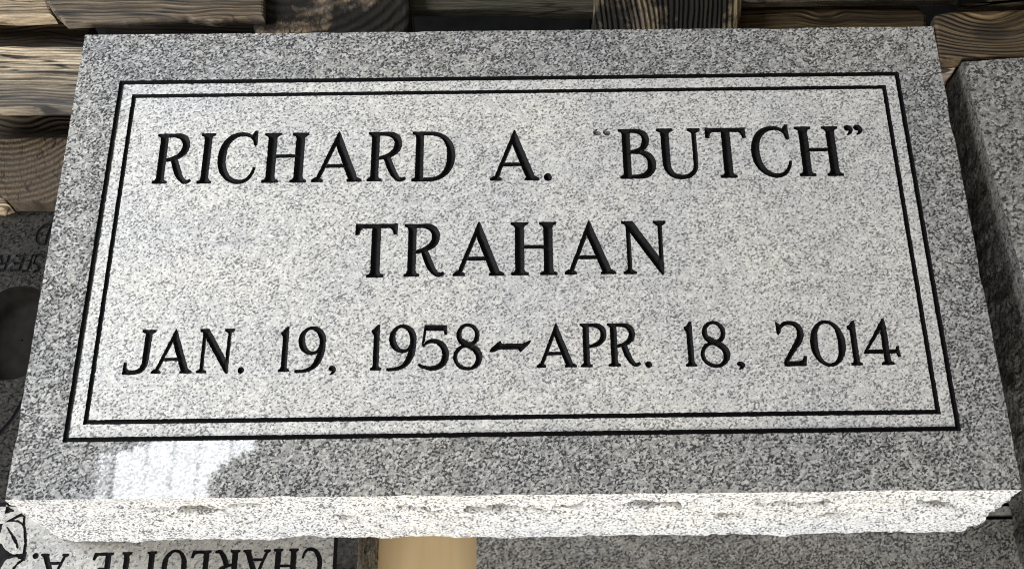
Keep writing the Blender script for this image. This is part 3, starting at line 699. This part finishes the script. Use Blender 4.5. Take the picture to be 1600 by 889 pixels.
# ================================================================== weathered timbers behind the stones
def timber(name, outline, z, thick, mat, label, cat, bevel=.002, wob=.0012, skew=0.0):
    q = np.array([W(x, y, z) for x, y in outline]); 
    if np.sum(q[:, 0] * np.roll(q[:, 1], -1) - q[:, 1] * np.roll(q[:, 0], -1)) < 0: q = q[::-1]
    lp = resample(q, .006, 0.0)
    lp = lp + np.array([[noise.noise(Vector((p[0] * 45, p[1] * 45, z * 30))), noise.noise(Vector((p[0] * 45, p[1] * 45, z * 30 + 7)))] for p in lp]) * wob
    c = lp.mean(0); n = len(lp)
    if callable(mat): mat = mat(c)
    def shr(d):
        out = []
        for i in range(n):
            e = lp[(i + 1) % n] - lp[i - 1]; e /= np.linalg.norm(e) + 1e-9; out.append(lp[i] + np.array([-e[1], e[0]]) * d)
        return np.array(out)
    i1, i2 = shr(bevel), shr(bevel * .3)
    vs = [(p[0] - c[0], p[1] - c[1], thick) for p in i1] + [(p[0] - c[0], p[1] - c[1], thick - bevel * .3) for p in i2] + [(p[0] - c[0], p[1] - c[1], thick - bevel) for p in lp] + [(p[0] - c[0], p[1] - c[1], 0) for p in lp]
    fs = [tuple(range(n)), tuple(reversed(range(3 * n, 4 * n)))]
    for r in range(3): fs += [(r * n + k, (r + 1) * n + k, (r + 1) * n + (k + 1) % n, r * n + (k + 1) % n) for k in range(n)]
    me = bpy.data.meshes.new(name); me.from_pydata([tuple(map(float, v)) for v in vs], [], fs); me.materials.append(mat); me.update()
    o = bpy.data.objects.new(name, me); COL.objects.link(o); o.location = (c[0], c[1], z - thick)
    fix_normals(o)
    return tag(o, label, cat, 'weathered timbers stacked behind the stones')
GR = (.23, .185, .125); TN = (.50, .40, .26); DK = (.10, .07, .042); BR = (.28, .19, .105)
w1 = wood('weathered_wood_pale', (.10, .073, .044), (.50, .39, .26), 1, 1.0, .35)
w2 = wood('weathered_wood_grey', (.06, .046, .028), (.27, .20, .125), 2, 1.0, .6)
w3 = wood('weathered_wood_streaked', (.05, .038, .03), (.68, .56, .40), 3, 1.15, .75, lines=.95, wcol=(.10, .095, .095))
w8 = wood('recessed_brown_wood', (.04, .028, .016), (.13, .09, .05), 21, .9, .3)  # darker brown band, built as a recessed plank of its own
def w4(c): k = W(33, 207, .110) - c; return wood('brown_wood', (.035, .024, .012), (.085, .058, .031), 4, .8, .2, knots=[(k[0], k[1], .006)])
def w5(c): k = W(1290, 30, .172) - c; return wood('brown_wood_light', (.045, .03, .014), (.15, .102, .05), 6, .8, .35, knots=[(k[0], k[1], .004)])
def w5b(c): k = W(1548, 52, .200) - c; return wood('brown_wood_wavy', (.045, .03, .014), (.17, .115, .058), 16, .8, .3, knots=[(k[0], k[1], .010)])
w5c = wood('brown_wood_corner', (.04, .028, .014), (.14, .097, .05), 26, .8, .3)
w6 = wood('shadowed_brown_wood', (.018, .012, .008), (.045, .029, .017), 7, .9, .2)  # shadow behind the marker is put into this wood's near-black colour
w7 = wood('olive_wood', (.035, .031, .02), (.12, .103, .066), 9, 1.0, .4)
e1 = wood('end_grain', (.05, .036, .023), (.15, .11, .07), 11, rings=(-.005, .085, 62), weather=.55, wcol=(.06, .055, .05))
e2 = wood('charred_end_grain', (.09, .066, .042), (.26, .19, .115), 12.3, rings=(-.02, .06, 40), char=.66, weather=.5)
e3 = wood('charred_end_grain_cut', (.03, .022, .014), (.25, .185, .11), 15.1, .8, .4, char=.64, along='y', lines=.35)

timber('wood_plank', [(-120, 168), (138, 166), (240, 164), (240, 76), (60, 72), (-120, 70)], .160, .012, w3, 'broad streaked pale plank just left of the top left corner', 'plank')
timber('wood_plank', [(-120, 110), (137, 110), (137, 36), (136, 20), (-120, 20)], .150, .03, w8, 'dark brown plank between the two pale planks at the upper left', 'plank')
timber('wood_plank', [(-120, 26), (20, 27), (55, 26), (84, 25), (78, 12), (60, -40), (-120, -40)], .185, .010, w1, 'pale plank end in the top left corner', 'plank')
timber('wood_plank', [(100, 36), (150, 32), (195, 33), (235, 27), (290, 25), (335, 32), (365, 25), (412, 29), (412, -40), (40, -40), (84, 18)], .200, .008, w2, 'grey-tan plank with a slanting left end, topmost at the upper left', 'plank')
timber('wood_plank', [(166, 80), (420, 80), (420, -20), (166, -20), (164, 40)], .150, .03, w6, 'dark brown plank in shadow behind the top left corner', 'plank')
timber('wood_plank', [(-120, 232), (180, 230), (180, 150), (-120, 150)], .110, .03, w4, 'narrow brown plank with a knot below the streaked plank', 'plank')
timber('wood_block', [(-120, 300), (0, 303), (14, 314), (60, 315), (170, 314), (170, 214), (-120, 216)], .116, .05, e1, 'timber end with curved growth rings left of the marker', 'timber block', bevel=.002)
timber('wood_block', [(-120, 330), (-2, 326), (15, 320), (8, 310), (-2, 302), (-120, 296)], .112, .036, w1, 'pale splintered timber tip below the ringed timber end at the left', 'timber block')
timber('wood_block', [(405, 80), (395, 40), (384, -40), (636, -40), (640, 20), (634, 80)], .192, .09, e2, 'charred timber end with black stain behind the top edge, left of centre', 'timber block', bevel=.003)
timber('wood_plank', [(610, 17), (700, 16), (800, 15), (960, 21), (960, -40), (610, -40)], .180, .008, w7, 'olive-grey grained plank between the two charred timber ends', 'plank')
timber('wood_block', [(930, 80), (926, -40), (1164, -40), (1158, 20), (1146, 80)], .188, .09, e3, 'charred timber end with a knot and saw marks, right of centre', 'timber block', bevel=.003)
timber('wood_plank', [(1120, 80), (1450, 80), (1451, 42), (1450, 24), (1436, 10), (1425, 3), (1120, 5)], .172, .035, w5, 'brown plank with a rounded end behind the top right corner', 'plank', bevel=.003)
timber('wood_plank', [(1130, 1), (1500, -1), (1500, -60), (1130, -60)], .186, .008, w2, 'thin grey plank edge along the very top right', 'plank')
timber('wood_plank', [(1466, 98), (1480, 93), (1540, 90), (1720, 82), (1720, 10), (1540, 16), (1480, 18), (1462, 22), (1459, 34)], .200, .010, w5b, 'brown plank with wavy grain above the slab at the right edge', 'plank', bevel=.003)
timber('wood_plank', [(1500, 10), (1720, 2), (1720, -60), (1540, -60), (1545, 2)], .176, .010, w5c, 'brown plank in the top right corner of the picture', 'plank')
timber('wood_dowel', [(1464, 103), (1472, 98), (1488, 96), (1500, 98), (1502, 102), (1494, 107), (1480, 109), (1466, 109)], .187, .05, wood('pale_wood', (.40, .32, .25), (.52, .43, .36), 20, .6, .1), 'pale round wood end poking out between the two slabs at right', 'wood end')
